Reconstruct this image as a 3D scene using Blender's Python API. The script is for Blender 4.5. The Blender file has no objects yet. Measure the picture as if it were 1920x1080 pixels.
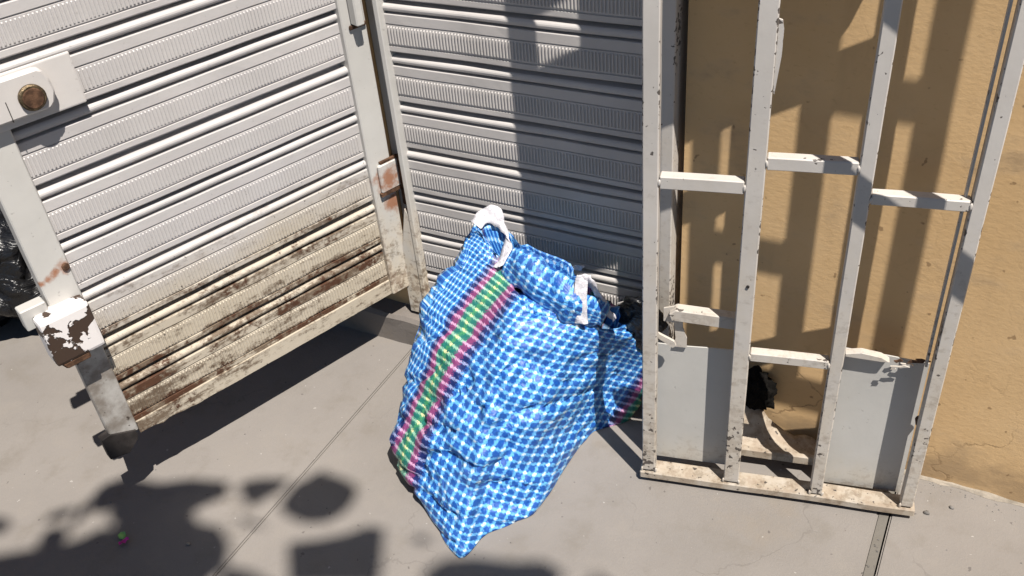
import bpy, bmesh, math, random
from mathutils import Vector, Matrix, noise as mnoise
random.seed(7)
sc = bpy.context.scene
C = sc.collection

# ------------------------------------------------------------------ camera, sky, sun, exposure
FW = Vector((-0.40980564, 0.69272156, -0.59346119))
RT = Vector((0.88652621, 0.45565495, -0.08031095))
UP = Vector((-0.2147804, 0.55903078, 0.80084579))
cd = bpy.data.cameras.new('camera')
cd.sensor_width = 36.0
cd.lens = 36.0 * 1801.7 / 1920.0
cd.clip_start = 0.05
cd.clip_end = 500.0
cam = bpy.data.objects.new('camera', cd)
C.objects.link(cam)
cam.matrix_world = Matrix(((RT.x, UP.x, -FW.x, 0.0), (RT.y, UP.y, -FW.y, 0.0), (RT.z, UP.z, -FW.z, 1.6), (0, 0, 0, 1)))
sc.camera = cam

TAN_EL = 1.95
LH = Vector((-1.56, 1.0, 0.0)).normalized()          # horizontal travel of the sunlight
LIGHT = Vector((LH.x, LH.y, -TAN_EL)).normalized()
EL = math.atan(TAN_EL)
world = bpy.data.worlds.new('World')
sc.world = world
world.use_nodes = True
wn = world.node_tree.nodes
wl = world.node_tree.links
bgn = wn['Background']
sky = wn.new('ShaderNodeTexSky')
sky.sky_type = 'NISHITA'
sky.sun_disc = False
sky.sun_elevation = EL
sky.sun_rotation = math.atan2(-LH.x, -LH.y)
sky.air_density = 1.0
sky.dust_density = 0.2
sky.altitude = 2500.0
sky.ozone_density = 1.0
wl.new(sky.outputs[0], bgn.inputs[0])
bgn.inputs[1].default_value = 0.05
sl = bpy.data.lights.new('sun', 'SUN')
sl.energy = 5.0
sl.angle = math.radians(0.32)
sl.color = (1.0, 0.945, 0.875)
sun = bpy.data.objects.new('sun', sl)
C.objects.link(sun)
sun.rotation_euler = LIGHT.to_track_quat('-Z', 'Y').to_euler()
sun.location = (2, -2, 6)
sc.view_settings.view_transform = 'Standard'
sc.view_settings.look = 'None'
sc.view_settings.exposure = 0.60
sc.view_settings.gamma = 1.0


# ------------------------------------------------------------------ helpers
def link_mesh(name, me, mat=None, parent=None, loc=(0, 0, 0), rot=(0, 0, 0)):
    o = bpy.data.objects.new(name, me)
    C.objects.link(o)
    o.location = loc
    o.rotation_euler = rot
    if parent is not None:
        o.parent = parent
    if mat is not None and len(me.materials) == 0:
        me.materials.append(mat)
    return o


def pyd(name, verts, faces, smooth=False):
    me = bpy.data.meshes.new(name)
    me.from_pydata([tuple(v) for v in verts], [], faces)
    if smooth:
        me.polygons.foreach_set('use_smooth', [True] * len(me.polygons))
    me.update()
    return me


def from_bm(name, bm, smooth=False):
    me = bpy.data.meshes.new(name)
    bm.normal_update()
    bm.to_mesh(me)
    bm.free()
    if smooth:
        me.polygons.foreach_set('use_smooth', [True] * len(me.polygons))
    return me


def bm_box(bm, x0, x1, y0, y1, z0, z1):
    vs = [bm.verts.new(p) for p in ((x0, y0, z0), (x1, y0, z0), (x1, y1, z0), (x0, y1, z0), (x0, y0, z1), (x1, y0, z1), (x1, y1, z1), (x0, y1, z1))]
    for f in ((3, 2, 1, 0), (4, 5, 6, 7), (0, 1, 5, 4), (1, 2, 6, 5), (2, 3, 7, 6), (3, 0, 4, 7)):
        bm.faces.new([vs[i] for i in f])
    return vs


def box(name, x0, x1, y0, y1, z0, z1, mat, parent=None, bev=0.0, jitter=0.0, loc=(0, 0, 0), rot=(0, 0, 0), seg=1, cuts=0):
    bm = bmesh.new()
    bm_box(bm, x0, x1, y0, y1, z0, z1)
    if cuts:
        ax = 2 if (z1 - z0) > (x1 - x0) else 0
        es = [e for e in bm.edges if abs((e.verts[0].co - e.verts[1].co)[ax]) > 1e-4]
        bmesh.ops.subdivide_edges(bm, edges=es, cuts=cuts)
    if bev > 0:
        es = bm.edges[:] if not cuts else [e for e in bm.edges if e.calc_face_angle(0) > 0.5]
        bmesh.ops.bevel(bm, geom=es, offset=bev, segments=seg, affect='EDGES', profile=0.6)
    if jitter:
        for v in bm.verts:
            n = mnoise.noise_vector(v.co * 9.0 + Vector((x0 * 31, y0 * 17, z0 * 23)))
            v.co += n * jitter
    me = from_bm(name, bm)
    return link_mesh(name, me, mat, parent, loc, rot)


def prism(name, pts, y0, y1, mat, parent=None, loc=(0, 0, 0), rot=(0, 0, 0), bev=0.0):
    """polygon in local x,z extruded from y0 to y1"""
    bm = bmesh.new()
    a = [bm.verts.new((x, y0, z)) for x, z in pts]
    b = [bm.verts.new((x, y1, z)) for x, z in pts]
    n = len(pts)
    bm.faces.new(a)
    bm.faces.new(b[::-1])
    for i in range(n):
        bm.faces.new((a[i], b[i], b[(i + 1) % n], a[(i + 1) % n]))
    bmesh.ops.recalc_face_normals(bm, faces=bm.faces[:])
    if bev:
        bmesh.ops.bevel(bm, geom=bm.edges[:], offset=bev, segments=1, affect='EDGES')
    return link_mesh(name, from_bm(name, bm), mat, parent, loc, rot)


def cyl(name, c, axis, r, h, mat, parent=None, n=20, bev=0.0, r2=None):
    bm = bmesh.new()
    bmesh.ops.create_cone(bm, cap_ends=True, segments=n, radius1=r, radius2=r if r2 is None else r2, depth=h)
    if bev:
        es = [e for e in bm.edges if e.calc_face_angle(0) > 1.0]
        bmesh.ops.bevel(bm, geom=es, offset=bev, segments=2, affect='EDGES')
    q = Vector(axis).to_track_quat('Z', 'Y')
    for v in bm.verts:
        v.co = q @ v.co + Vector(c)
    me = from_bm(name, bm)
    for p in me.polygons:
        p.use_smooth = len(p.vertices) == 4
    return link_mesh(name, me, mat, parent)


def tube(name, pts, rads, mat, parent=None, n=7):
    verts, faces = [], []
    for i, p in enumerate(pts):
        p = Vector(p)
        d = (Vector(pts[min(i + 1, len(pts) - 1)]) - Vector(pts[max(i - 1, 0)])).normalized()
        u = d.orthogonal().normalized()
        w = d.cross(u)
        for k in range(n):
            a = 2 * math.pi * k / n
            verts.append(p + (u * math.cos(a) + w * math.sin(a)) * rads[i])
    for i in range(len(pts) - 1):
        for k in range(n):
            faces.append((i * n + k, i * n + (k + 1) % n, (i + 1) * n + (k + 1) % n, (i + 1) * n + k))
    faces.append(tuple(range(n))[::-1])
    faces.append(tuple((len(pts) - 1) * n + k for k in range(n)))
    return link_mesh(name, pyd(name, verts, faces, True), mat, parent)


def ribbon(name, pts, wvecs, thick, mat, parent=None, sub=6):
    """flat band of cloth along pts with half-width vectors"""
    P = [Vector(p) for p in pts]
    W = [Vector(w) for w in wvecs]
    PP, WW = [], []
    for i in range(len(P) - 1):
        for k in range(sub):
            t = k / sub
            PP.append(catmull(P[max(i - 1, 0)], P[i], P[i + 1], P[min(i + 2, len(P) - 1)], t))
            WW.append(W[i].lerp(W[i + 1], t))
    PP.append(P[-1]); WW.append(W[-1])
    verts, faces = [], []
    m = 4
    for i in range(len(PP)):
        d = (PP[min(i + 1, len(PP) - 1)] - PP[max(i - 1, 0)]).normalized()
        nrm = d.cross(WW[i]).normalized()
        for s in (1, -1):
            for k in range(m + 1):
                f = -1 + 2 * k / m
                crimp = 0.0025 * math.sin(i * 0.9 + k * 1.7)
                verts.append(PP[i] + WW[i] * f + nrm * (s * thick / 2 + crimp))
    st = 2 * (m + 1)
    for i in range(len(PP) - 1):
        a, b = i * st, (i + 1) * st
        for k in range(m):
            faces.append((a + k, a + k + 1, b + k + 1, b + k))
            faces.append((a + m + 1 + k, b + m + 1 + k, b + m + 2 + k, a + m + 2 + k))
        faces.append((a, b, b + m + 1, a + m + 1))
        faces.append((a + m, a + 2 * m + 1, b + 2 * m + 1, b + m))
    return link_mesh(name, pyd(name, verts, faces, True), mat, parent)


def catmull(p0, p1, p2, p3, t):
    return 0.5 * ((2 * p1) + (p2 - p0) * t + (2 * p0 - 5 * p1 + 4 * p2 - p3) * t * t + (3 * p1 - p0 - 3 * p2 + p3) * t * t * t)


def thing(name, label, cat, loc=(0, 0, 0), rz=0.0, group=None):
    o = bpy.data.objects.new(name, None)
    C.objects.link(o)
    o.empty_display_size = 0.1
    o.location = loc
    o.rotation_euler = (0, 0, rz)
    return tag(o, label, cat, group)


def tag(o, label, cat, group=None):
    o['label'] = label
    o['category'] = cat
    o['kind'] = 'thing'
    if group:
        o['group'] = group
    return o


def struct(o):
    o['kind'] = 'structure'
    return o


# ------------------------------------------------------------------ materials
class NT:
    def __init__(self, name):
        self.m = bpy.data.materials.new(name)
        self.m.use_nodes = True
        self.t = self.m.node_tree
        self.b = self.t.nodes['Principled BSDF']
        self._pos = None

    def n(self, typ, **kw):
        nd = self.t.nodes.new(typ)
        for k, v in kw.items():
            setattr(nd, k, v)
        return nd

    def l(self, a, b):
        self.t.links.new(a, b)

    def val(self, x, sock):
        if isinstance(x, (int, float)):
            sock.default_value = x
        elif isinstance(x, (tuple, list)):
            sock.default_value = tuple(x) if len(x) == len(sock.default_value) else tuple(x) + (1.0,)
        else:
            self.l(x, sock)

    def pos(self):
        if self._pos is None:
            self._pos = self.n('ShaderNodeNewGeometry').outputs['Position']
        return self._pos

    def scaled(self, s, off=(0, 0, 0)):
        m = self.n('ShaderNodeMapping')
        self.l(self.pos(), m.inputs[0])
        m.inputs['Scale'].default_value = s
        m.inputs['Location'].default_value = off
        return m.outputs[0]

    def noise(self, scale, detail=4, rough=0.55, vec=None, dist=0.0):
        nd = self.n('ShaderNodeTexNoise')
        nd.inputs['Scale'].default_value = scale
        nd.inputs['Detail'].default_value = detail
        nd.inputs['Roughness'].default_value = rough
        nd.inputs['Distortion'].default_value = dist
        self.l(vec if vec is not None else self.pos(), nd.inputs['Vector'])
        return nd.outputs[0]

    def vor(self, scale, vec=None, feature='F1'):
        nd = self.n('ShaderNodeTexVoronoi', feature=feature)
        nd.inputs['Scale'].default_value = scale
        self.l(vec if vec is not None else self.pos(), nd.inputs['Vector'])
        return nd.outputs[0]

    def math(self, op, a, b=0.0, c=None):
        nd = self.n('ShaderNodeMath', operation=op)
        self.val(a, nd.inputs[0])
        self.val(b, nd.inputs[1])
        if c is not None:
            self.val(c, nd.inputs[2])
        return nd.outputs[0]

    def ramp(self, x, lo, hi, a=0.0, b=1.0):
        nd = self.n('ShaderNodeMapRange', interpolation_type='SMOOTHSTEP')
        self.val(x, nd.inputs[0])
        nd.inputs[1].default_value = lo
        nd.inputs[2].default_value = hi
        nd.inputs[3].default_value = a
        nd.inputs[4].default_value = b
        return nd.outputs[0]

    def mix(self, f, a, b, mode='MIX'):
        nd = self.n('ShaderNodeMix', data_type='RGBA', blend_type=mode)
        self.val(f, nd.inputs[0])
        self.val(a, nd.inputs[6])
        self.val(b, nd.inputs[7])
        return nd.outputs[2]

    def sep(self, v):
        nd = self.n('ShaderNodeSeparateXYZ')
        self.l(v, nd.inputs[0])
        return nd.outputs

    def bump(self, h, strength=0.4, dist=0.01):
        nd = self.n('ShaderNodeBump')
        nd.inputs['Strength'].default_value = strength
        nd.inputs['Distance'].default_value = dist
        self.l(h, nd.inputs['Height'])
        self.l(nd.outputs[0], self.b.inputs['Normal'])

    def out(self, col, rough=0.6, metal=0.0, spec=0.4):
        self.val(col, self.b.inputs['Base Color'])
        self.val(rough, self.b.inputs['Roughness'])
        self.val(metal, self.b.inputs['Metallic'])
        self.b.inputs['Specular IOR Level'].default_value = spec
        return self.m


def paint_mat(name, base, dirt_top, dirt_bot, stain=0.6, rust=0.5, chips=0.5, warm=(0.62, 0.50, 0.33), gr=0.8, chip_at=0.70, edge=0.0):
    """old white gloss paint on steel: grime and rust grow between the two heights"""
    t = NT(name)
    z = t.sep(t.pos())[2]
    low = t.ramp(z, dirt_bot, dirt_top, 1.0, 0.0)
    n1 = t.noise(5.0, 5, 0.6)
    n2 = t.noise(22.0, 6, 0.65, t.scaled((1, 1, 0.55)))
    n3 = t.noise(70.0, 5, 0.6)
    n4 = t.noise(38.0, 6, 0.7, t.scaled((1, 1, 1.6), (3.1, 7.7, 1.3)))
    col = t.mix(t.ramp(n1, 0.3, 0.7), base, tuple(c * 0.88 for c in base))
    st = t.math('MULTIPLY', t.ramp(t.math('ADD', n2, t.math('MULTIPLY', low, 0.30)), 0.40, 0.95), t.math('MULTIPLY', t.math('ADD', low, 0.06), stain))
    col = t.mix(st, col, warm)
    grime = t.math('MULTIPLY', t.ramp(t.math('ADD', n4, t.math('MULTIPLY', low, 0.13)), 0.62, 0.74), gr)
    col = t.mix(t.math('MULTIPLY', grime, t.math('ADD', t.math('MULTIPLY', low, 0.7), 0.12)), col, (0.12, 0.085, 0.05))
    ru = t.math('MULTIPLY', t.ramp(t.math('ADD', t.math('ADD', t.math('MULTIPLY', n2, 0.5), t.math('MULTIPLY', n3, 0.5)), t.math('MULTIPLY', low, 0.16)), 0.66 - 0.06 * rust, 0.72 - 0.06 * rust), t.math('MULTIPLY', t.math('ADD', low, 0.12), rust * 1.5))
    ru.node.use_clamp = True
    col = t.mix(ru, col, t.mix(n1, (0.16, 0.055, 0.02), (0.06, 0.03, 0.018)))
    cn = t.noise(95.0, 3, 0.5)
    if edge:
        gx, gy, gz = t.sep(t.n('ShaderNodeTexCoord').outputs['Generated'])
        e1 = t.math('MULTIPLY', t.math('MAXIMUM', t.math('ABSOLUTE', t.math('SUBTRACT', gx, 0.5)), t.math('ABSOLUTE', t.math('SUBTRACT', gz, 0.5))), 2.0)
        em = t.math('MULTIPLY', t.ramp(e1, 0.70, 1.0), t.ramp(gy, 0.15, 0.6, 1.0, 0.15))
        patch = t.ramp(t.noise(6.0, 3, 0.5), 0.40, 0.62)
        cn = t.math('ADD', cn, t.math('MULTIPLY', t.math('MULTIPLY', em, patch), edge))
    ch = t.ramp(cn, chip_at, chip_at + 0.03)
    col = t.mix(t.math('MULTIPLY', ch, chips), col, (0.05, 0.04, 0.035))
    t.bump(t.math('ADD', t.math('MULTIPLY', n3, 0.4), t.math('MULTIPLY', t.math('ADD', ru, ch), -0.6)), 0.25, 0.003)
    return t.out(col, t.math('ADD', t.math('MULTIPLY', st, 0.3), 0.42), 0.0, 0.35)


WHITE = (0.505, 0.482, 0.47)


def door_paint():
    """white slats, cream-stained low down, with brown grime lying along the ledges and scattered rust"""
    t = NT('door_paint')
    z = t.sep(t.pos())[2]
    low = t.ramp(z, 0.22, 0.76, 1.0, 0.0)
    n1 = t.noise(4.0, 5, 0.6)
    n2 = t.noise(16.0, 9, 0.74)
    along = t.noise(9.0, 8, 0.75, t.scaled((1, 1, 6.0)))
    n3 = t.noise(75.0, 8, 0.75)
    tc = t.n('ShaderNodeTexCoord')
    oz = t.sep(tc.outputs['Object'])[2]
    seam = t.math('MAXIMUM', t.ramp(t.math('ABSOLUTE', t.math('ADD', oz, 0.080)), 0.004, 0.016, 1.0, 0.0), t.math('MAXIMUM', t.ramp(t.math('ABSOLUTE', t.math('ADD', oz, 0.012)), 0.006, 0.020, 1.0, 0.0), t.ramp(t.math('ABSOLUTE', t.math('SUBTRACT', oz, 0.009)), 0.005, 0.012, 0.55, 0.0)))
    lefty = t.math('MULTIPLY', t.ramp(t.sep(t.pos())[1], 0.86, 1.25, 1.0, 0.0), t.ramp(z, 0.22, 0.42, 1.0, 0.0))
    low2 = t.math('ADD', t.math('MULTIPLY', low, t.math('ADD', t.math('MULTIPLY', t.math('MULTIPLY', seam, t.ramp(t.noise(5.5, 4, 0.6), 0.30, 0.56)), 1.0), 0.55)), t.math('MULTIPLY', lefty, 0.45))
    col = t.mix(t.ramp(n1, 0.3, 0.7), WHITE, tuple(c * 0.9 for c in WHITE))
    cream = t.math('MULTIPLY', t.ramp(t.math('ADD', t.math('MULTIPLY', n1, 0.6), t.math('MULTIPLY', low, 0.75)), 0.42, 0.95), 0.80)
    col = t.mix(cream, col, t.mix(n2, (0.52, 0.45, 0.345), (0.43, 0.365, 0.255)))
    g1 = t.ramp(t.math('ADD', t.math('ADD', t.math('MULTIPLY', along, 0.62), t.math('MULTIPLY', n3, 0.38)), t.math('MULTIPLY', low2, 0.155)), 0.575, 0.70)
    g1 = t.math('MULTIPLY', g1, t.ramp(low, 0.0, 0.7, 0.05, 0.85))
    col = t.mix(g1, col, t.mix(n2, (0.13, 0.078, 0.042), (0.055, 0.034, 0.02)))
    r1 = t.ramp(t.math('ADD', t.math('ADD', t.math('MULTIPLY', n2, 0.6), t.math('MULTIPLY', n3, 0.4)), t.math('MULTIPLY', low2, 0.145)), 0.655, 0.725)
    col = t.mix(t.math('MULTIPLY', r1, t.ramp(low, 0.0, 0.6, 0.25, 0.95)), col, t.mix(n3, (0.115, 0.042, 0.018), (0.035, 0.02, 0.012)))
    sp = t.ramp(t.noise(110.0, 3, 0.5), 0.69, 0.72)
    col = t.mix(t.math('MULTIPLY', sp, t.ramp(low, 0.0, 0.5, 0.15, 0.8)), col, (0.05, 0.038, 0.03))
    t.bump(t.math('ADD', t.math('MULTIPLY', n3, 0.5), t.math('MULTIPLY', t.math('ADD', g1, r1), 0.4)), 0.3, 0.003)
    return t.out(col, t.math('ADD', t.math('MULTIPLY', cream, 0.3), 0.42), 0.0, 0.35)


M_door = door_paint()
M_stile = paint_mat('stile_paint', (0.53, 0.515, 0.485), 0.62, 0.18, 0.55, 0.25, 0.2)


def add_spots(mat, spots, col):
    """rust bleeding from a bolt: soft-edged spots at world points"""
    nt = mat.node_tree
    t = NT.__new__(NT)
    t.m, t.t, t.b, t._pos = mat, nt, nt.nodes['Principled BSDF'], None
    src = t.b.inputs['Base Color'].links[0].from_socket
    n = t.noise(60.0, 4, 0.6)
    for p, r in spots:
        vm = t.n('ShaderNodeVectorMath', operation='DISTANCE')
        t.l(t.pos(), vm.inputs[0])
        vm.inputs[1].default_value = p
        d = t.math('ADD', t.math('DIVIDE', vm.outputs['Value'], r), t.math('MULTIPLY', t.math('SUBTRACT', n, 0.5), 1.4))
        src = t.mix(t.ramp(d, 0.35, 1.0, 0.85, 0.0), src, col)
    t.l(src, t.b.inputs['Base Color'])


M_shut = paint_mat('shutter_paint', (0.50, 0.475, 0.457), 0.22, 0.06, 0.4, 0.2, 0.05)
M_gate = paint_mat('gate_paint', (0.53, 0.50, 0.468), 1.3, 0.0, 0.55, 0.10, 0.9, (0.47, 0.40, 0.30), 0.35, 0.705, 0.23)
M_rail = paint_mat('rail_paint', (0.48, 0.44, 0.385), 0.6, 0.1, 0.75, 0.10, 0.9, (0.33, 0.265, 0.19), 0.5, 0.665, 0.1)
M_panel = paint_mat('panel_paint', (0.475, 0.465, 0.44), 0.16, 0.0, 0.5, 0.12, 0.2, (0.46, 0.40, 0.31), 0.4)
add_spots(M_stile, [((-1.488, 0.884, 0.636), 0.020), ((-1.494, 0.868, 0.631), 0.014), ((-1.499, 0.852, 0.626), 0.013), ((-1.504, 0.840, 0.621), 0.011),
                    ((-1.238, 1.566, 0.50), 0.045), ((-1.225, 1.57, 0.43), 0.035)], (0.30, 0.11, 0.04))
M_lock = paint_mat('lock_paint', (0.57, 0.54, 0.515), 0.5, 0.0, 0.1, 0.05, 0.12)


def simple(name, col, rough=0.6, metal=0.0, spec=0.4, var=0.25, scale=25.0, bump=0.2, dist=0.003):
    t = NT(name)
    n1 = t.noise(scale, 5, 0.6)
    c = t.mix(t.ramp(n1, 0.3, 0.7), tuple(x * (1 - var) for x in col), tuple(min(1, x * (1 + var)) for x in col))
    if bump:
        t.bump(t.noise(scale * 3, 4, 0.6), bump, dist)
    return t.out(c, rough, metal, spec)


M_rust = simple('rusty_steel', (0.085, 0.045, 0.026), 0.85, 0.0, 0.25, 0.5, 60, 0.5)
M_dark = simple('dark_steel', (0.035, 0.03, 0.028), 0.7, 0.2, 0.3, 0.3, 40, 0.3)
M_brass = simple('lock_metal', (0.20, 0.15, 0.09), 0.38, 0.8, 0.5, 0.5, 120, 0.4)
M_bare = None


def bare_mat():
    t = NT('bare_steel')
    n1 = t.noise(18.0, 5, 0.6)
    n2 = t.noise(60.0, 4, 0.6)
    col = t.mix(t.ramp(n1, 0.35, 0.65), (0.50, 0.48, 0.45), (0.24, 0.21, 0.18))
    col = t.mix(t.ramp(n2, 0.62, 0.70), col, (0.05, 0.035, 0.025))
    t.bump(n2, 0.2, 0.002)
    return t.out(col, 0.45, 0.25, 0.5)


M_bare = bare_mat()


def chipped_mat():
    """thick white enamel flaking off dark rusty steel in big islands"""
    t = NT('flaking_enamel')
    n1 = t.noise(19.0, 4, 0.5, t.scaled((1, 1, 1), (0.9, 0.2, 0.6)), 0.4)
    n2 = t.noise(120.0, 2, 0.5)
    m = t.ramp(t.math('ADD', n1, t.math('MULTIPLY', n2, 0.10)), 0.575, 0.595)
    col = t.mix(m, (0.74, 0.70, 0.68), (0.055, 0.035, 0.025))
    t.bump(t.math('MULTIPLY', m, -1.0), 0.8, 0.004)
    return t.out(col, 0.5, 0.0, 0.4)


M_chip = chipped_mat()


def concrete_mat(name, base, joint_dirt=True):
    t = NT(name)
    n1 = t.noise(1.7, 6, 0.6)
    n2 = t.noise(9.0, 6, 0.65)
    n3 = t.noise(160.0, 4, 0.6)
    n4 = t.noise(480.0, 2, 0.5)
    col = t.mix(t.ramp(n1, 0.3, 0.7), tuple(c * 0.90 for c in base), tuple(c * 1.06 for c in base))
    col = t.mix(t.math('MULTIPLY', t.ramp(n2, 0.5, 0.72), 0.60), col, (base[0] * 0.80, base[1] * 0.78, base[2] * 0.73))
    col = t.mix(t.math('MULTIPLY', t.ramp(n2, 0.48, 0.28), 0.35), col, (base[0] * 1.12, base[1] * 1.10, base[2] * 1.06))
    n5 = t.noise(4.3, 5, 0.6, t.scaled((1, 1, 1), (5, 2, 0)))
    col = t.mix(t.math('MULTIPLY', t.ramp(n5, 0.58, 0.74), 0.30), col, (base[0] * 1.03, base[1] * 0.92, base[2] * 0.74))
    col = t.mix(t.math('MULTIPLY', t.ramp(n4, 0.45, 0.75), 0.16), col, (0.12, 0.11, 0.105))
    sp = t.ramp(t.noise(62.0, 2, 0.4), 0.735, 0.76)
    col = t.mix(t.math('MULTIPLY', sp, 0.65), col, (0.09, 0.08, 0.075))
    wob = t.n('ShaderNodeVectorMath', operation='ADD')
    nz3 = t.n('ShaderNodeTexNoise')
    nz3.inputs['Scale'].default_value = 3.5
    nz3.inputs['Detail'].default_value = 6
    t.l(t.pos(), nz3.inputs['Vector'])
    sc3 = t.n('ShaderNodeVectorMath', operation='SCALE')
    t.l(nz3.outputs['Color'], sc3.inputs[0])
    sc3.inputs['Scale'].default_value = 0.55
    t.l(t.pos(), wob.inputs[0])
    t.l(sc3.outputs[0], wob.inputs[1])
    ck = t.ramp(t.vor(1.15, wob.outputs[0], 'DISTANCE_TO_EDGE'), 0.0008, 0.0035, 1.0, 0.0)
    ck = t.math('MULTIPLY', ck, t.ramp(n5, 0.42, 0.60))
    col = t.mix(t.math('MULTIPLY', ck, 0.22), col, (0.07, 0.06, 0.055))
    ws = t.ramp(t.noise(85.0, 2, 0.4, t.scaled((1, 1, 1), (2, 9, 4))), 0.745, 0.765)
    col = t.mix(t.math('MULTIPLY', ws, 0.5), col, (0.45, 0.43, 0.40))
    h = t.math('ADD', t.math('MULTIPLY', n3, 0.5), t.math('ADD', t.math('MULTIPLY', n2, 1.2), t.math('MULTIPLY', n4, 0.3)))
    t.bump(h, 0.40, 0.004)
    return t.out(col, 0.88, 0.0, 0.25)


M_conc = concrete_mat('sidewalk_concrete', (0.218, 0.199, 0.181))
M_joint = concrete_mat('joint_mortar', (0.15, 0.138, 0.12))
M_sill = concrete_mat('sill_concrete', (0.19, 0.168, 0.15))


def wall_mat():
    t = NT('ochre_render')
    n1 = t.noise(2.2, 6, 0.6)
    n2 = t.noise(11.0, 5, 0.6, t.scaled((0.7, 0.7, 1.25)))
    n3 = t.noise(90.0, 5, 0.62, t.scaled((0.75, 0.75, 1.2)))
    z = t.sep(t.pos())[2]
    base = (0.46, 0.262, 0.098)
    col = t.mix(t.ramp(n1, 0.3, 0.7), (0.645, 0.445, 0.238), (0.585, 0.392, 0.198))
    col = t.mix(t.math('MULTIPLY', t.ramp(n2, 0.5, 0.75), 0.35), col, (0.66, 0.48, 0.29))
    col = t.mix(t.math('MULTIPLY', t.ramp(n3, 0.58, 0.72), 0.30), col, (0.40, 0.24, 0.105))
    low = t.ramp(z, 0.02, 0.16, 1.0, 0.0)
    col = t.mix(t.math('MULTIPLY', t.ramp(t.math('ADD', n2, t.math('MULTIPLY', low, 0.3)), 0.55, 0.85), 0.55), col, (0.22, 0.15, 0.09))
    sp = t.ramp(t.noise(45.0, 2, 0.4), 0.72, 0.76)
    col = t.mix(t.math('MULTIPLY', sp, 0.6), col, (0.17, 0.10, 0.05))
    wob = t.n('ShaderNodeVectorMath', operation='ADD')
    nz3 = t.n('ShaderNodeTexNoise')
    nz3.inputs['Scale'].default_value = 6.0
    nz3.inputs['Detail'].default_value = 6
    t.l(t.pos(), nz3.inputs['Vector'])
    sc3 = t.n('ShaderNodeVectorMath', operation='SCALE')
    t.l(nz3.outputs['Color'], sc3.inputs[0])
    sc3.inputs['Scale'].default_value = 0.30
    t.l(t.pos(), wob.inputs[0])
    t.l(sc3.outputs[0], wob.inputs[1])
    ck = t.ramp(t.vor(3.1, wob.outputs[0], 'DISTANCE_TO_EDGE'), 0.002, 0.012, 1.0, 0.0)
    ck = t.math('MULTIPLY', ck, t.math('MULTIPLY', t.ramp(z, 0.10, 0.34, 1.0, 0.10), t.ramp(n1, 0.40, 0.58)))
    col = t.mix(t.math('MULTIPLY', ck, 0.6), col, (0.20, 0.12, 0.06))
    drip = t.ramp(t.noise(9.0, 5, 0.6, t.scaled((1.6, 1.6, 0.18))), 0.56, 0.76)
    col = t.mix(t.math('MULTIPLY', drip, 0.22), col, (0.34, 0.23, 0.13))
    t.bump(t.math('SUBTRACT', t.math('ADD', n3, t.math('MULTIPLY', n2, 1.0)), t.math('MULTIPLY', ck, 1.2)), 0.17, 0.004)
    return t.out(col, 0.9, 0.0, 0.2)


M_wall = wall_mat()
M_lead = simple('dirty_plaster', (0.27, 0.235, 0.19), 0.9, 0, 0.2, 0.3, 30, 0.4)


def plastic_black():
    t = NT('black_plastic')
    n = t.noise(9.0, 5, 0.6, None, 1.2)
    t.bump(n, 0.9, 0.03)
    return t.out((0.006, 0.006, 0.007), 0.33, 0.0, 0.5)


M_black = plastic_black()
M_hollow = simple('hollow_shade', (0.008, 0.007, 0.006), 0.95, 0, 0.1, 0.4, 60, 0.6, 0.01)  # near-black colour standing for the shade inside a broken hollow


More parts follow.
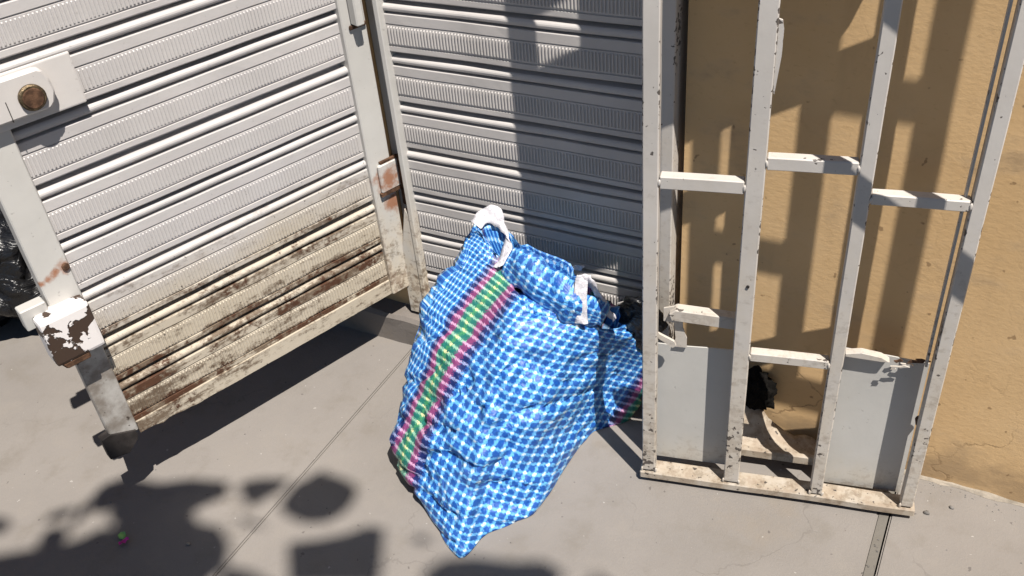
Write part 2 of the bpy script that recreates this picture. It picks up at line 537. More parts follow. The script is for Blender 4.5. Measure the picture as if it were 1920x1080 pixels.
def bag_mat():
    """blue and white houndstooth weave with a green, yellow and magenta band"""
    t = NT('woven_plaid')
    uv = t.n('ShaderNodeUVMap')
    uv.uv_map = 'weave'
    s = t.sep(uv.outputs[0])
    nz = t.noise(26.0, 2, 0.5)
    warp = t.math('MULTIPLY', t.math('SUBTRACT', nz, 0.5), 0.004)
    U = t.math('ADD', s[0], warp)
    V = t.math('ADD', s[1], warp)
    PER = 0.0196
    # tooth: the coloured thread groups step diagonally into each other
    du = t.math('DIVIDE', U, PER)
    dv = t.math('DIVIDE', V, PER)
    # single tapes of the weave, each a little different
    tp = 0.0021
    cx = t.n('ShaderNodeCombineXYZ')
    t.l(t.math('FLOOR', t.math('DIVIDE', U, tp)), cx.inputs[0])
    t.l(t.math('FLOOR', t.math('DIVIDE', V, tp)), cx.inputs[1])
    wn_ = t.n('ShaderNodeTexWhiteNoise', noise_dimensions='2D')
    t.l(cx.outputs[0], wn_.inputs['Vector'])
    rnd_ = wn_.outputs['Value']
    jag = t.math('MULTIPLY', t.math('SUBTRACT', rnd_, 0.5), 0.17)
    jag2 = t.math('MULTIPLY', t.math('SUBTRACT', t.math('FRACT', t.math('ADD', t.math('MULTIPLY', du, 2.0), t.math('MULTIPLY', dv, 2.0))), 0.5), 0.14)
    jag = t.math('ADD', jag, jag2)
    fu = t.math('FRACT', t.math('ADD', du, jag))
    fv = t.math('FRACT', t.math('ADD', dv, jag))

    def band(x, c, w, e=0.05):
        d = t.math('ABSOLUTE', t.math('SUBTRACT', x, c))
        return t.ramp(d, w - e, w + e, 1.0, 0.0)
    wu = band(fu, 0.5, 0.150)
    wv = band(fv, 0.5, 0.150)
    both = t.math('MULTIPLY', wu, wv)
    one = t.math('MAXIMUM', wu, wv)
    deep = (0.003, 0.075, 0.36)
    mid = (0.12, 0.41, 0.78)
    white = (0.68, 0.80, 0.88)
    col = t.mix(one, deep, mid)
    col = t.mix(both, col, white)
    # speckle where white threads run through the blue
    th = t.noise(900.0, 1, 0.5)
    col = t.mix(t.math('MULTIPLY', t.ramp(th, 0.55, 0.7), 0.15), col, (0.30, 0.55, 0.85))

    def stripe(cen):
        X = t.math('SUBTRACT', U, cen)
        A = t.math('ADD', t.math('MULTIPLY', t.math('ABSOLUTE', X), 0.83), t.math('MULTIPLY', t.math('SUBTRACT', rnd_, 0.5), 0.007))
        inb = t.ramp(A, 0.047, 0.050, 1.0, 0.0)
        c = t.mix(t.ramp(A, 0.036, 0.039), (0.20, 0.03, 0.14), (0.012, 0.016, 0.10))
        pk = t.mix(wv, (0.20, 0.035, 0.13), (0.60, 0.33, 0.50))
        gr = t.mix(wv, (0.008, 0.15, 0.115), (0.28, 0.54, 0.38))
        ye = t.mix(wv, (0.05, 0.26, 0.11), (0.74, 0.70, 0.36))
        nv = t.mix(wv, (0.006, 0.014, 0.10), (0.28, 0.32, 0.55))
        c = t.mix(t.ramp(A, 0.0030, 0.0050), ye, gr)
        c = t.mix(t.ramp(A, 0.0185, 0.0210), c, pk)
        c = t.mix(t.ramp(A, 0.0335, 0.0360), c, nv)
        return inb, c
    i1, c1 = stripe(0.0)
    col = t.mix(i1, col, c1)
    i2, c2 = stripe(0.47)
    col = t.mix(i2, col, c2)
    wv1 = t.n('ShaderNodeTexWave', wave_type='BANDS')
    wrk = t.math('ADD', t.math('MULTIPLY', t.noise(11.0, 4, 0.55, None, 0.8), 1.0), t.math('MULTIPLY', th, 0.02))
    t.t.nodes.remove(wv1)
    col = t.mix(t.math('MULTIPLY', t.ramp(rnd_, 0.0, 1.0, 0.0, 1.0), 0.22), col, (0.02, 0.05, 0.12))
    dirt = t.ramp(t.noise(7.0, 5, 0.6), 0.55, 0.75)
    col = t.mix(t.math('MULTIPLY', dirt, 0.12), col, (0.16, 0.15, 0.13))
    t.bump(wrk, 0.7, 0.03)
    return t.out(col, t.ramp(t.noise(14.0, 4, 0.6), 0.3, 0.7, 0.32, 0.55), 0.0, 0.5)


M_bag = bag_mat()
M_strap = simple('white_strap', (0.58, 0.565, 0.60), 0.6, 0, 0.3, 0.22, 90, 0.6)
M_liner = simple('clear_grey_plastic', (0.42, 0.47, 0.50), 0.3, 0, 0.5, 0.25, 18, 0.7, 0.02)
M_bark = simple('bark', (0.10, 0.075, 0.05), 0.9, 0, 0.2, 0.4, 20, 0.6, 0.02)


def leaf_mat():
    t = NT('leaf_green')
    n = t.noise(3.0, 3, 0.5)
    return t.out(t.mix(n, (0.045, 0.10, 0.025), (0.075, 0.13, 0.03)), 0.5, 0, 0.4)


M_leaf = leaf_mat()

# ------------------------------------------------------------------ ground, pavement
ground = link_mesh('ground', pyd('ground', [(-120, -120, -0.06), (120, -120, -0.06), (120, 120, -0.06), (-120, 120, -0.06)], [(0, 1, 2, 3)]), M_joint)
struct(ground)
pav = bpy.data.objects.new('pavement', None)
C.objects.link(pav)
struct(pav)


def slab(x0, x1, y0, y1):
    bm = bmesh.new()
    bm_box(bm, x0, x1, y0, y1, -0.055, 0.0)
    top = [e for e in bm.edges if all(v.co.z > -0.01 for v in e.verts)]
    bmesh.ops.bevel(bm, geom=top, offset=0.0035, segments=2, affect='EDGES')
    return link_mesh('slab', from_bm('slab', bm), M_conc, pav)


XS = [-4.87, -3.655, -2.44, -1.2275, -0.0405, 1.19, 2.4, 3.6]
YS = [-4.3, -2.9, -1.4, 0.10, 1.62]
for i in range(len(XS) - 1):
    for j in range(len(YS) - 1):
        g0 = 0.0035 if i != 3 else 0.001
        x0 = XS[i] + (0.0012 if i != 4 else 0.0215)
        x1 = XS[i + 1] - 0.0008
        slab(x0, x1, YS[j] + 0.002, YS[j + 1] - 0.002)
# tooled mortar margin of the wider joint
for j in range(len(YS) - 1):
    box('joint_strip', -0.0403, -0.0222, YS[j] + 0.003, YS[j + 1] - 0.003, -0.05, -0.0018, M_joint, pav)

kerb = box('kerb', -4.87, 3.6, -4.46, -4.305, -0.2, 0.004, M_sill, None, 0.012, seg=2)
struct(kerb)


def asphalt_mat():
    t = NT('asphalt')
    n1 = t.noise(3.0, 5, 0.6)
    n2 = t.noise(220.0, 3, 0.6)
    t.bump(n2, 0.5, 0.006)
    return t.out(t.mix(n1, (0.04, 0.04, 0.042), (0.065, 0.063, 0.06)), 0.9, 0, 0.25)


road = link_mesh('road', pyd('road', [(-60, -14, -0.056), (60, -14, -0.056), (60, -4.465, -0.056), (-60, -4.465, -0.056)], [(0, 1, 2, 3)]), asphalt_mat())
struct(road)

# ------------------------------------------------------------------ walls
WY = 1.584


def grid_wall(name, x0, x1, z0, z1, y, mat, parent, dx=0.03, thick=0.32):
    """rendered wall whose face undulates slightly, with returns"""
    nx, nz = max(2, int((x1 - x0) / dx)), max(2, int((z1 - z0) / dx))
    nx, nz = min(nx, 110), min(nz, 110)
    v, f = [], []
    for k in range(nz + 1):
        for i in range(nx + 1):
            x = x0 + (x1 - x0) * i / nx
            z = z0 + (z1 - z0) * k / nz
            d = 0.0014 * mnoise.noise(Vector((x * 4.2, z * 4.2, 1.7))) + 0.0004 * mnoise.noise(Vector((x * 17, z * 21, 4.0)))
            if i in (0, nx) or k in (0, nz):
                d = 0
            v.append((x, y + d, z))
    w = nx + 1
    for k in range(nz):
        for i in range(nx):
            a = k * w + i
            f.append((a, a + 1, a + w + 1, a + w))
    b = len(v)
    v += [(x0, y, z0), (x1, y, z0), (x1, y, z1), (x0, y, z1), (x0, y + thick, z0), (x1, y + thick, z0), (x1, y + thick, z1), (x0, y + thick, z1)]
    f += [(b + 4, b, b + 3, b + 7), (b + 1, b + 5, b + 6, b + 2), (b + 3, b + 2, b + 6, b + 7), (b + 5, b + 4, b + 7, b + 6)]
    me = pyd(name, v, f)
    for p in me.polygons[:nx * nz]:
        p.use_smooth = True
    return link_mesh(name, me, mat, parent)


wr = thing('rendered_wall', 'ochre rendered house wall behind and to the right of the white gate', 'wall', (0, 0, 0))
grid_wall('render_face', -0.522, 3.2, 0.0, 3.1, WY, M_wall, wr, 0.028)
# rough fillet of cement where wall and pavement meet
v, f = [], []
random.seed(3)
NF = 150
for i in range(NF + 1):
    x = -0.52 + 3.7 * (i / NF) ** 1.3
    h = 0.006 + 0.008 * mnoise.noise(Vector((x * 12, 0, 2))) + 0.006 * random.random()
    d = 0.006 + 0.005 * mnoise.noise(Vector((x * 15, 3, 1))) + 0.004 * random.random()
    v += [(x, WY + 0.004, max(h, 0.004)), (x, WY - d * 0.45, max(h * 0.55, 0.003)), (x, WY - d, 0.0005)]
for i in range(NF):
    a = i * 3
    f += [(a, a + 1, a + 4, a + 3), (a + 1, a + 2, a + 5, a + 4)]
link_mesh('cement_fillet', pyd('cement_fillet', v, f), M_lead, wr)

wlft = thing('side_wall', 'ochre house wall hidden behind the open door leaf', 'wall', (0, 0, 0))
grid_wall('render_face', -6.0, -1.240, 0.0, 3.1, WY + 0.02, M_wall, wlft, 0.06)
wtop = thing('lintel_wall', 'ochre lintel wall above the closed slatted door, out of view', 'wall', (0, 0, 0))
box('render_face', -1.239, -0.523, WY - 0.0, WY + 0.3, 2.16, 3.1, M_wall, wtop)

sill = thing('doorstep', 'low worn concrete doorstep under the closed slatted door', 'doorstep', (0, 0, 0))
bm = bmesh.new()
NXS = 40
prof = [(1.546, 0.0), (1.5445, 0.05), (1.5465, 0.078), (1.553, 0.087), (1.66, 0.089)]
rows = []
for i in range(NXS + 1):
    x = -1.60 + (1.60 - 0.523) * i / NXS
    r = []
    for k, (yy, zz) in enumerate(prof):
        j = mnoise.noise(Vector((x * 14, k * 2.3, 0.5))) * 0.004
        r.append(bm.verts.new((x, yy + (j if k < 4 else 0), max(zz + (j * 0.6 if 0 < k < 4 else 0), 0))))
    rows.append(r)
for i in range(NXS):
    for k in range(len(prof) - 1):
        bm.faces.new((rows[i][k], rows[i + 1][k], rows[i + 1][k + 1], rows[i][k + 1]))
bm.faces.new(rows[0][::-1])
bm.faces.new(rows[-1])
link_mesh('step_block', from_bm('step_block', bm), M_sill, sill)

# ------------------------------------------------------------------ slatted steel panels
PITCH = 0.1155


def slat_mesh(name, L, seed, rib=0.0023):
    """one pressed slat: groove, round bead, flat, band of upright ribs, flat. Front is -y, origin at the line under the bead"""
    prof = [(0.024, 0.0270), (0.024, 0.0175)]
    for k in range(9):
        a = math.pi * k / 8
        prof.append((0.007 - 0.0085 * math.sin(a) + (0.010 if k == 0 else 0), 0.0085 + 0.0085 * math.cos(a)))
    prof += [(0.014, -0.0005), (0.0140, -0.0038), (0.0010, -0.0046), (0.0, -0.0060), (0.0, -0.0252), (0.0034, -0.0262), (0.0034, -0.0280), (0.0006, -0.0290),
             (0.0006, -0.0723), (0.0034, -0.0733), (0.0034, -0.0750), (0.0, -0.0760), (0.0, -0.0860), (0.0020, -0.0885), (0.024, -0.0885)]
    v, f = [], []
    NX = 24
    rnd = random.Random(seed)
    ph = rnd.random() * 10
    for i in range(NX + 1):
        x = L * i / NX
        dent = 0.0024 * mnoise.noise(Vector((x * 6 + ph, 0.3, seed)))
        for (y, z) in prof:
            d2 = 0.0009 * mnoise.noise(Vector((x * 16 + ph, z * 30, seed + 5)))
            v.append((x, y + dent + d2, z + 0.0007 * mnoise.noise(Vector((x * 5 + ph, 9, seed)))))
    m = len(prof)
    for i in range(NX):
        for k in range(m - 1):
            a = i * m + k
            f.append((a, a + 1, a + m + 1, a + m))
    ns = len(f)
    sp = 0.00735
    n = int((L - 0.012) / sp)
    for r in range(n):
        x = 0.007 + r * sp
        dent = 0.0024 * mnoise.noise(Vector((x * 6 + ph, 0.3, seed)))
        b = len(v)
        y0, y1 = 0.0012 + dent, -rib + dent
        w0, w1 = 0.0022, 0.0010
        zt, zb = -0.0305, -0.0708
        v += [(x - w0, y0, zt), (x + w0, y0, zt), (x + w0, y0, zb), (x - w0, y0, zb), (x - w1, y1, zt - 0.003), (x + w1, y1, zt - 0.003), (x + w1, y1, zb + 0.003), (x - w1, y1, zb + 0.003)]
        f += [(b + 4, b + 7, b + 6, b + 5), (b, b + 3, b + 7, b + 4), (b + 1, b + 5, b + 6, b + 2), (b, b + 4, b + 5, b + 1), (b + 3, b + 2, b + 6, b + 7)]
    me = pyd(name, v, f)
    for p in me.polygons[:ns]:
        p.use_smooth = False
    return me


# closed door in the middle ------------------------------------------------
cdoor = thing('slatted_door', 'closed white slatted steel door in shade and sun behind the plaid bag', 'door', (0, WY, 0))
LC = 0.600
sm = [slat_mesh('slat', LC + 0.03, s) for s in (11, 12, 13, 14, 15)]
for me in sm:
    me.materials.append(M_shut)
z = 0.8945
zs = [z + PITCH * k for k in range(10, -7, -1)]
for i, zz in enumerate(zs):
    link_mesh('slat', sm[i % 5], None, cdoor, (-1.182, 0.004 + 0.0015 * math.sin(i * 2.3), zz + 0.0010 * math.sin(i * 5.1)), (0, 0.0012 * math.sin(i * 3.7), 0))
box('bottom_rail', -1.180, -0.575, -0.012, 0.03, 0.098, 0.166, M_shut, cdoor, 0.002, 0.0, cuts=12)
box('jamb', -1.194, -1.181, -0.016, 0.05, 0.096, 2.15, M_stile, cdoor, 0.002)
box('jamb_channel', -1.238, -1.1945, 0.022, 0.05, 0.096, 2.15, M_stile, cdoor)
prism('jamb_plate', [(-1.237, 0.100), (-1.1945, 0.100), (-1.1945, 0.395), (-1.204, 0.415), (-1.222, 0.33), (-1.237, 0.25)], -0.013, 0.0215, M_stile, cdoor)
box('jamb', -0.574, -0.537, -0.022, 0.06, 0.096, 2.15, M_gate, cdoor, 0.002)
box('jamb_return', -0.5365, -0.5235, 0.045, 0.06, 0.092, 2.15, M_shut, cdoor)
box('top_rail', -1.180, -0.576, -0.010, 0.05, 2.10, 2.15, M_shut, cdoor, 0.002)
# broken hem of sheet hanging at the foot, right end
for k, (xa, xb, za, zb) in enumerate([(-0.66, -0.585, 0.288, 0.300), (-0.64, -0.583, 0.232, 0.241)]):
    prism('torn_hem', [(xa, za), (xb, za - 0.012), (xb, zb - 0.010), (xa + 0.02, zb)], -0.020, -0.016, M_shut, cdoor)

# open leaf on the left ----------------------------------------------------
HX, HY = -1.2320, 1.5830
DA = math.radians(69.87)
ldoor = thing('slatted_door', 'white slatted steel door leaf swung open at left, rust-stained along its foot', 'door', (HX, HY, 0), DA)
LD = 0.672
sd = [slat_mesh('slat', LD + 0.012, s, 0.0013) for s in (21, 22, 23, 24, 25)]
for me in sd:
    me.materials.append(M_door)
zd0 = 0.3085
for k in range(0, 16):
    link_mesh('slat', sd[k % 5], None, ldoor, (-0.738, 0.006 + 0.0015 * math.sin(k * 2.9), zd0 + PITCH * k + 0.0010 * math.sin(k * 4.3)), (0, 0.0014 * math.sin(k * 2.1), 0))
# bottom hem sheet, edge eaten by rust
pts = []
random.seed(5)
for i in range(41):
    x = -0.735 + 0.680 * i / 40
    e = (0.008 * max(0, 1 - i / 14.0)) * random.random() + 0.0008 * random.random()
    pts.append((x, 0.180 + e + 0.004 * max(0, (1 - i / 8.0))))
poly = pts + [(-0.055, 0.2205), (-0.735, 0.2205)]
prism('bottom_rail', poly, 0.002, 0.022, M_door, ldoor)
box('backing_sheet', -0.74, -0.05, 0.032, 0.035, 0.20, 2.12, M_dark, ldoor)
box('stile', -0.060, 0.0, -0.006, 0.030, 0.180, 2.14, M_stile, ldoor, 0.0025, 0.0006, cuts=30)
box('stile', -0.796, -0.734, -0.006, 0.030, 0.466, 2.14, M_stile, ldoor, 0.0025, 0.0006, cuts=30)
box('lower_strap', -0.794, -0.736, 0.002, 0.026, 0.200, 0.465, M_bare, ldoor, 0.002, 0.0006, cuts=8)
prism('foot_bolt', [(-0.813, 0.225), (-0.795, 0.228), (-0.742, 0.205), (-0.745, 0.182), (-0.772, 0.158), (-0.812, 0.168)], -0.002, 0.020, M_dark, ldoor, bev=0.001)
# flaking corner block (bolt keep)
kb = box('bolt_keep', -0.833, -0.737, -0.046, 0.004, 0.466, 0.570, M_chip, ldoor, 0.007, 0.0005, seg=2)
box('keep_flange', -0.848, -0.800, -0.012, 0.016, 0.545, 0.590, M_panel, kb, 0.002)
prism('keep_lip', [(-0.826, 0.468), (-0.770, 0.468), (-0.770, 0.452), (-0.818, 0.452)], -0.044, -0.002, M_rust, kb, bev=0.003)
# lock
box('lock_plate', -0.860, -0.600, -0.012, -0.0055, 0.918, 1.012, M_lock, ldoor, 0.003, seg=2)
lc = prism('lock_case', [(-0.88, 0.936), (-0.664, 0.936), (-0.655, 0.944), (-0.648, 0.962), (-0.650, 0.985), (-0.657, 1.004), (-0.666, 1.009), (-0.88, 1.009)], -0.030, -0.0125, M_lock, ldoor, bev=0.004)
cyl('lock_cylinder', (-0.688, -0.033, 0.966), (0, -1, 0), 0.0225, 0.010, M_brass, lc, 28, 0.002)
cyl('key_plug', (-0.688, -0.0385, 0.966), (0, -1, 0), 0.0175, 0.004, M_rust, lc, 24, 0.001)
box('case_seam', -0.7305, -0.7290, -0.0304, -0.020, 0.9355, 0.972, M_dark, lc)
# latch rod near the top of the inner stile
box('latch_rod', -0.040, -0.020, -0.034, -0.008, 0.877, 1.25, M_stile, ldoor, 0.003)
box('latch_plate', -0.046, -0.004, -0.012, -0.0065, 0.866, 0.876, M_rust, ldoor, 0.002)
# hinge
hg = box('hinge_plate', -0.042, 0.012, -0.016, -0.0065, 0.470, 0.542, M_stile, ldoor, 0.003, 0.0012)
cyl('hinge_knuckle', (0.022, -0.014, 0.505), (0, 0, 1), 0.012, 0.080, M_rust, hg, 14, 0.001)
cyl('hinge_knuckle', (0.026, -0.008, 0.437), (0, 0, 1), 0.011, 0.052, M_rust, hg, 14, 0.001)
box('knuckle_face', 0.016, 0.028, -0.0285, -0.0255, 0.486, 0.524, M_stile, hg)
box('rust_seam', -0.0460, 0.014, -0.0155, -0.0068, 0.4615, 0.4695, M_rust, hg)
box('rust_seam', 0.0125, 0.0165, -0.0180, -0.0068, 0.462, 0.548, M_rust, hg)
box('rust_seam', -0.034, 0.012, -0.0140, -0.0068, 0.5425, 0.548, M_rust, hg)
cyl('bolt_head', (-0.742, -0.008, 0.636), (0, -1, 0), 0.007, 0.006, M_rust, ldoor, 12, 0.001)

# ------------------------------------------------------------------ lattice gate
GA = math.atan2(0.20700358, 0.97834019)
gate = thing('lattice_gate', 'tall white steel lattice gate standing before the ochre wall', 'gate', (-0.5178, 1.3451, 0), GA)
GT = 2.02
GD = 0.024
ST = [(0.001, 0.029), (0.173, 0.204), (0.348, 0.372), (0.523, 0.547)]
for a, b in ST:
    box('stile', a, b, 0.0, GD, 0.034, GT, M_gate, gate, 0.002, 0.0005, cuts=44)
box('bottom_rail', -0.004, 0.552, -0.003, 0.038, 0.012, 0.030, M_rail, gate, 0.002, 0.0014, cuts=24)
for (a, b, z0, z1) in [(0.030, 0.172, 0.737, 0.762), (0.205, 0.347, 0.786, 0.810), (0.373, 0.522, 0.733, 0.753), (0.205, 0.347, 0.372, 0.392),
                       (0.205, 0.347, 1.158, 1.183), (0.030, 0.172, 1.115, 1.140), (0.373, 0.522, 1.338, 1.362)]:
    box('crossbar', a, b, 0.001, 0.022, z0, z1, M_gate, gate, 0.0018, 0.0010, cuts=8)
wb = bmesh.new()
bmesh.ops.create_icosphere(wb, subdivisions=1, radius=1.0)
for v_ in wb.verts:
    v_.co = Vector((v_.co.x * 0.0028, v_.co.y * 0.0018, v_.co.z * 0.008))
wme = from_bm('weld_bead', wb, True)
wme.materials.append(M_gate)
for wx, wz in ((0.0300, 0.749), (0.1725, 0.749), (0.2050, 0.798), (0.3475, 0.798), (0.3730, 0.743), (0.5225, 0.743), (0.2050, 0.382), (0.3475, 0.382),
               (0.0010, 0.036), (0.0300, 0.036), (0.1725, 0.036), (0.2045, 0.036), (0.3475, 0.036), (0.3725, 0.036), (0.5225, 0.036)):
    link_mesh('weld_bead', wme, None, gate, (wx, 0.0005, wz), (0, 0.3 * math.sin(wx * 90), 0))
box('top_rail', 0.0, 0.548, 0.0, GD, GT + 0.001, GT + 0.028, M_gate, gate, 0.002)
# rear rail over the left panel, its end torn away
prism('rear_rail', [(0.052, 0.425), (0.176, 0.418), (0.176, 0.446), (0.060, 0.452), (0.047, 0.440)], 0.032, 0.056, M_gate, gate, bev=0.002)
prism('torn_bracket', [(0.036, 0.445), (0.058, 0.452), (0.072, 0.435), (0.074, 0.400), (0.082, 0.375), (0.082, 0.352), (0.056, 0.352), (0.060, 0.375), (0.056, 0.412), (0.036, 0.414)], 0.044, 0.048, M_gate, gate)
prism('peeled_strip', [(0.026, 0.402), (0.060, 0.384), (0.064, 0.374), (0.058, 0.368), (0.030, 0.388)], 0.020, 0.026, M_gate, gate)
# lower sheet panels, set at the back
prism('panel', [(0.022, 0.030), (0.176, 0.030), (0.176, 0.353), (0.13, 0.352), (0.07, 0.349), (0.022, 0.350)], 0.0505, 0.0535, M_panel, gate)
prism('panel', [(0.374, 0.020), (0.526, 0.020), (0.526, 0.372), (0.45, 0.381), (0.374, 0.388)], 0.0505, 0.0535, M_panel, gate)
prism('panel_edge', [(0.376, 0.388), (0.404, 0.394), (0.440, 0.388), (0.456, 0.378), (0.440, 0.377), (0.376, 0.381)], 0.034, 0.050, M_gate, gate, bev=0.001)
for k, (sx, sz, a) in enumerate([(0.470, 0.382, 0.3), (0.486, 0.377, -0.4), (0.500, 0.388, 0.7), (0.478, 0.374, 1.2), (0.510, 0.396, 0.9), (0.462, 0.373, 0.1)]):
    q = []
    for j in range(6):
        aa = j * math.pi / 3
        rr = (0.011 if k != 2 else 0.016) * (0.6 + 0.4 * math.sin(j * 2.1 + k))
        q.append((sx + rr * math.cos(aa + a) * 1.25, sz + rr * math.sin(aa + a) * 0.5))
    prism('paint_flake', q, 0.036 - 0.002 * k, 0.039 - 0.002 * k, M_gate if k % 2 else M_rust, gate)
# middle panel torn off: what is left of it is bent back along the foot
v, f = [], []
prof = [(0.186, 0.112), (0.203, 0.108), (0.222, 0.092), (0.240, 0.085), (0.252, 0.062), (0.264, 0.050), (0.288, 0.034), (0.312, 0.022), (0.332, 0.028), (0.348, 0.026), (0.366, 0.014), (0.374, 0.010)]
for i, (s, zt) in enumerate(prof):
    for k in range(6):
        t_ = k / 5
        yy = 0.094 + 0.068 * t_ - 0.012 * (s - 0.19) / 0.18
        zz = 0.048 + (zt - 0.028) * t_ ** 1.5 - 0.006 * math.sin(3.14 * t_) + 0.002 * math.sin(i * 1.9 + k)
        v.append((s, yy, zz))
for i in range(len(prof) - 1):
    for k in range(5):
        a = i * 6 + k
        f.append((a, a + 6, a + 7, a + 1))
tp = link_mesh('torn_panel', pyd('torn_panel', v, f, True), M_rail, gate)
md = tp.modifiers.new('thick', 'SOLIDIFY'); md.thickness = 0.006
box('rear_foot_rail', 0.176, 0.523, 0.082, 0.094, 0.030, 0.052, M_rail, gate, 0.002, 0.0015, cuts=8)
# bead strip beside the last stile, keep on the second
box('glazing_bead', 0.5125, 0.5165, 0.014, 0.024, 0.394, 1.374, M_gate, gate)
prism('latch_keep', [(0.2045, 0.925), (0.207, 0.92), (0.213, 0.985), (0.213, 1.025), (0.210, 1.04), (0.2045, 1.042)], 0.004, 0.008, M_gate, gate)
cyl('screw', (0.191, -0.001, 0.548), (0, -1, 0), 0.003, 0.003, M_dark, gate, 10)
cyl('bolt_end', (0.530, 0.030, 0.245), (0, -1, 0), 0.010, 0.012, M_rust, gate, 12)
box('hinge_arm', 0.526, 0.544, 0.0245, 0.112, 1.70, 1.722, M_gate, gate)
cyl('pivot_pin', (0.535, 0.02, 0.0058), (0, 0, 1), 0.008, 0.0116, M_rust, gate, 10)
cyl('pivot_pin', (0.02, 0.02, 0.0058), (0, 0, 1), 0.008, 0.0116, M_rust, gate, 10)
# unseen sheet infill of the upper half, added and cut to shape the shadows below (above the picture)
prism('shade_infill', [(0.0285, 1.141), (0.1735, 1.141), (0.1735, 1.612), (0.0285, 1.612)], 0.010, 0.013, M_panel, gate)
prism('shade_infill', [(0.112, 1.6125), (0.1735, 1.6125), (0.1735, 2.02), (0.0285, 2.02), (0.0285, 1.728), (0.112, 1.728)], 0.010, 0.013, M_panel, gate)
prism('shade_infill', [(0.2035, 1.322), (0.3485, 1.322), (0.3485, 2.02), (0.2035, 2.02)], 0.010, 0.013, M_panel, gate)
prism('shade_infill', [(0.3715, 1.363), (0.440, 1.363), (0.483, 1.428), (0.498, 1.474), (0.511, 1.490), (0.5235, 1.492), (0.5235, 2.02), (0.3715, 2.02)], 0.010, 0.013, M_panel, gate)

# unseen bar frame, added above the gate to throw the second set of bar shadows
grille = thing('shadow_bars', 'unseen white steel bar frame added above the gate to cast bar shadows on the ochre wall', 'grille', (0, 0, 0))
for xa in (0.350, 0.160, -0.034):
    box('bar', xa, xa + 0.025, 1.280, 1.3005, 1.218, 2.299, M_gate, grille)
box('rail', -0.035, 0.376, 1.280, 1.300, 1.195, 1.217, M_gate, grille)
box('rail', -0.035, 0.376, 1.280, 1.300, 2.300, 2.322, M_gate, grille)
box('crossbar', -0.008, 0.159, 1.281, 1.299, 1.533, 1.553, M_gate, grille)
box('crossbar', 0.186, 0.349, 1.281, 1.299, 1.898, 1.918, M_gate, grille)
for xa in (-0.034, 0.354):
    box('bracket', xa, xa + 0.02, 1.301, WY - 0.001, 2.303, 2.320, M_gate, grille)

# ------------------------------------------------------------------ plaid bag
bag = thing('shopping_bag', 'blue and white plaid woven bag with a green stripe slumped against the closed door', 'bag', (-0.83, 1.25, 0))
BO = Vector((-0.83, 1.25, 0))
MER = [
    [(-1.005, 1.180, 0.001), (-1.055, 1.205, 0.06), (-1.061, 1.251, 0.15), (-1.048, 1.322, 0.255), (-1.032, 1.385, 0.345), (-0.987, 1.436, 0.42), (-0.95, 1.475, 0.495)],
    [(-0.905, 1.078, 0.001), (-0.945, 1.102, 0.05), (-0.937, 1.162, 0.13), (-0.913, 1.23, 0.22), (-0.888, 1.314, 0.31), (-0.869, 1.397, 0.385), (-0.87, 1.448, 0.42)],
    [(-0.782, 1.004, 0.001), (-0.794, 1.045, 0.05), (-0.796, 1.099, 0.13), (-0.793, 1.168, 0.22), (-0.79, 1.248, 0.30), (-0.787, 1.317, 0.365), (-0.785, 1.375, 0.398)],
    [(-0.757, 1.082, 0.001), (-0.770, 1.112, 0.05), (-0.768, 1.159, 0.13), (-0.756, 1.214, 0.215), (-0.751, 1.273, 0.285), (-0.746, 1.326, 0.345), (-0.752, 1.375, 0.375)],
    [(-0.693, 1.165, 0.001), (-0.696, 1.196, 0.05), (-0.699, 1.237, 0.13), (-0.701, 1.285, 0.21), (-0.699, 1.326, 0.28), (-0.698, 1.364, 0.33), (-0.701, 1.399, 0.35)],
    [(-0.684, 1.347, 0.001), (-0.681, 1.365, 0.045), (-0.675, 1.390, 0.115), (-0.668, 1.405, 0.185), (-0.66, 1.414, 0.25), (-0.655, 1.42, 0.30), (-0.659, 1.434, 0.33)],
    [(-0.668, 1.445, 0.001), (-0.660, 1.470, 0.04), (-0.655, 1.490, 0.1), (-0.640, 1.495, 0.17), (-0.627, 1.485, 0.23), (-0.613, 1.462, 0.28), (-0.614, 1.461, 0.31)],
    [(-0.612, 1.510, 0.001), (-0.590, 1.524, 0.05), (-0.582, 1.532, 0.12), (-0.580, 1.530, 0.19), (-0.587, 1.515, 0.24), (-0.595, 1.505, 0.28), (-0.608, 1.502, 0.31)],
    [(-0.80, 1.50, 0.001), (-0.80, 1.525, 0.08), (-0.79, 1.54, 0.17), (-0.77, 1.54, 0.26), (-0.74, 1.525, 0.33), (-0.71, 1.49, 0.39), (-0.693, 1.46, 0.44)],
    [(-1.0, 1.40, 0.001), (-1.04, 1.45, 0.09), (-1.04, 1.49, 0.18), (-1.01, 1.51, 0.28), (-0.96, 1.515, 0.36), (-0.90, 1.505, 0.43), (-0.862, 1.488, 0.475)],
]
MER = [[Vector(p) for p in m] for m in MER]
NU, NV = 12, 9          # subdivisions per span
K, R_ = len(MER), len(MER[0])


def along(ctrl, per):
    out = []
    n = len(ctrl)
    for i in range(n - 1):
        for k in range(per):
            out.append(catmull(ctrl[max(i - 1, 0)], ctrl[i], ctrl[i + 1], ctrl[min(i + 2, n - 1)], k / per))
    out.append(ctrl[-1].copy())
    return out


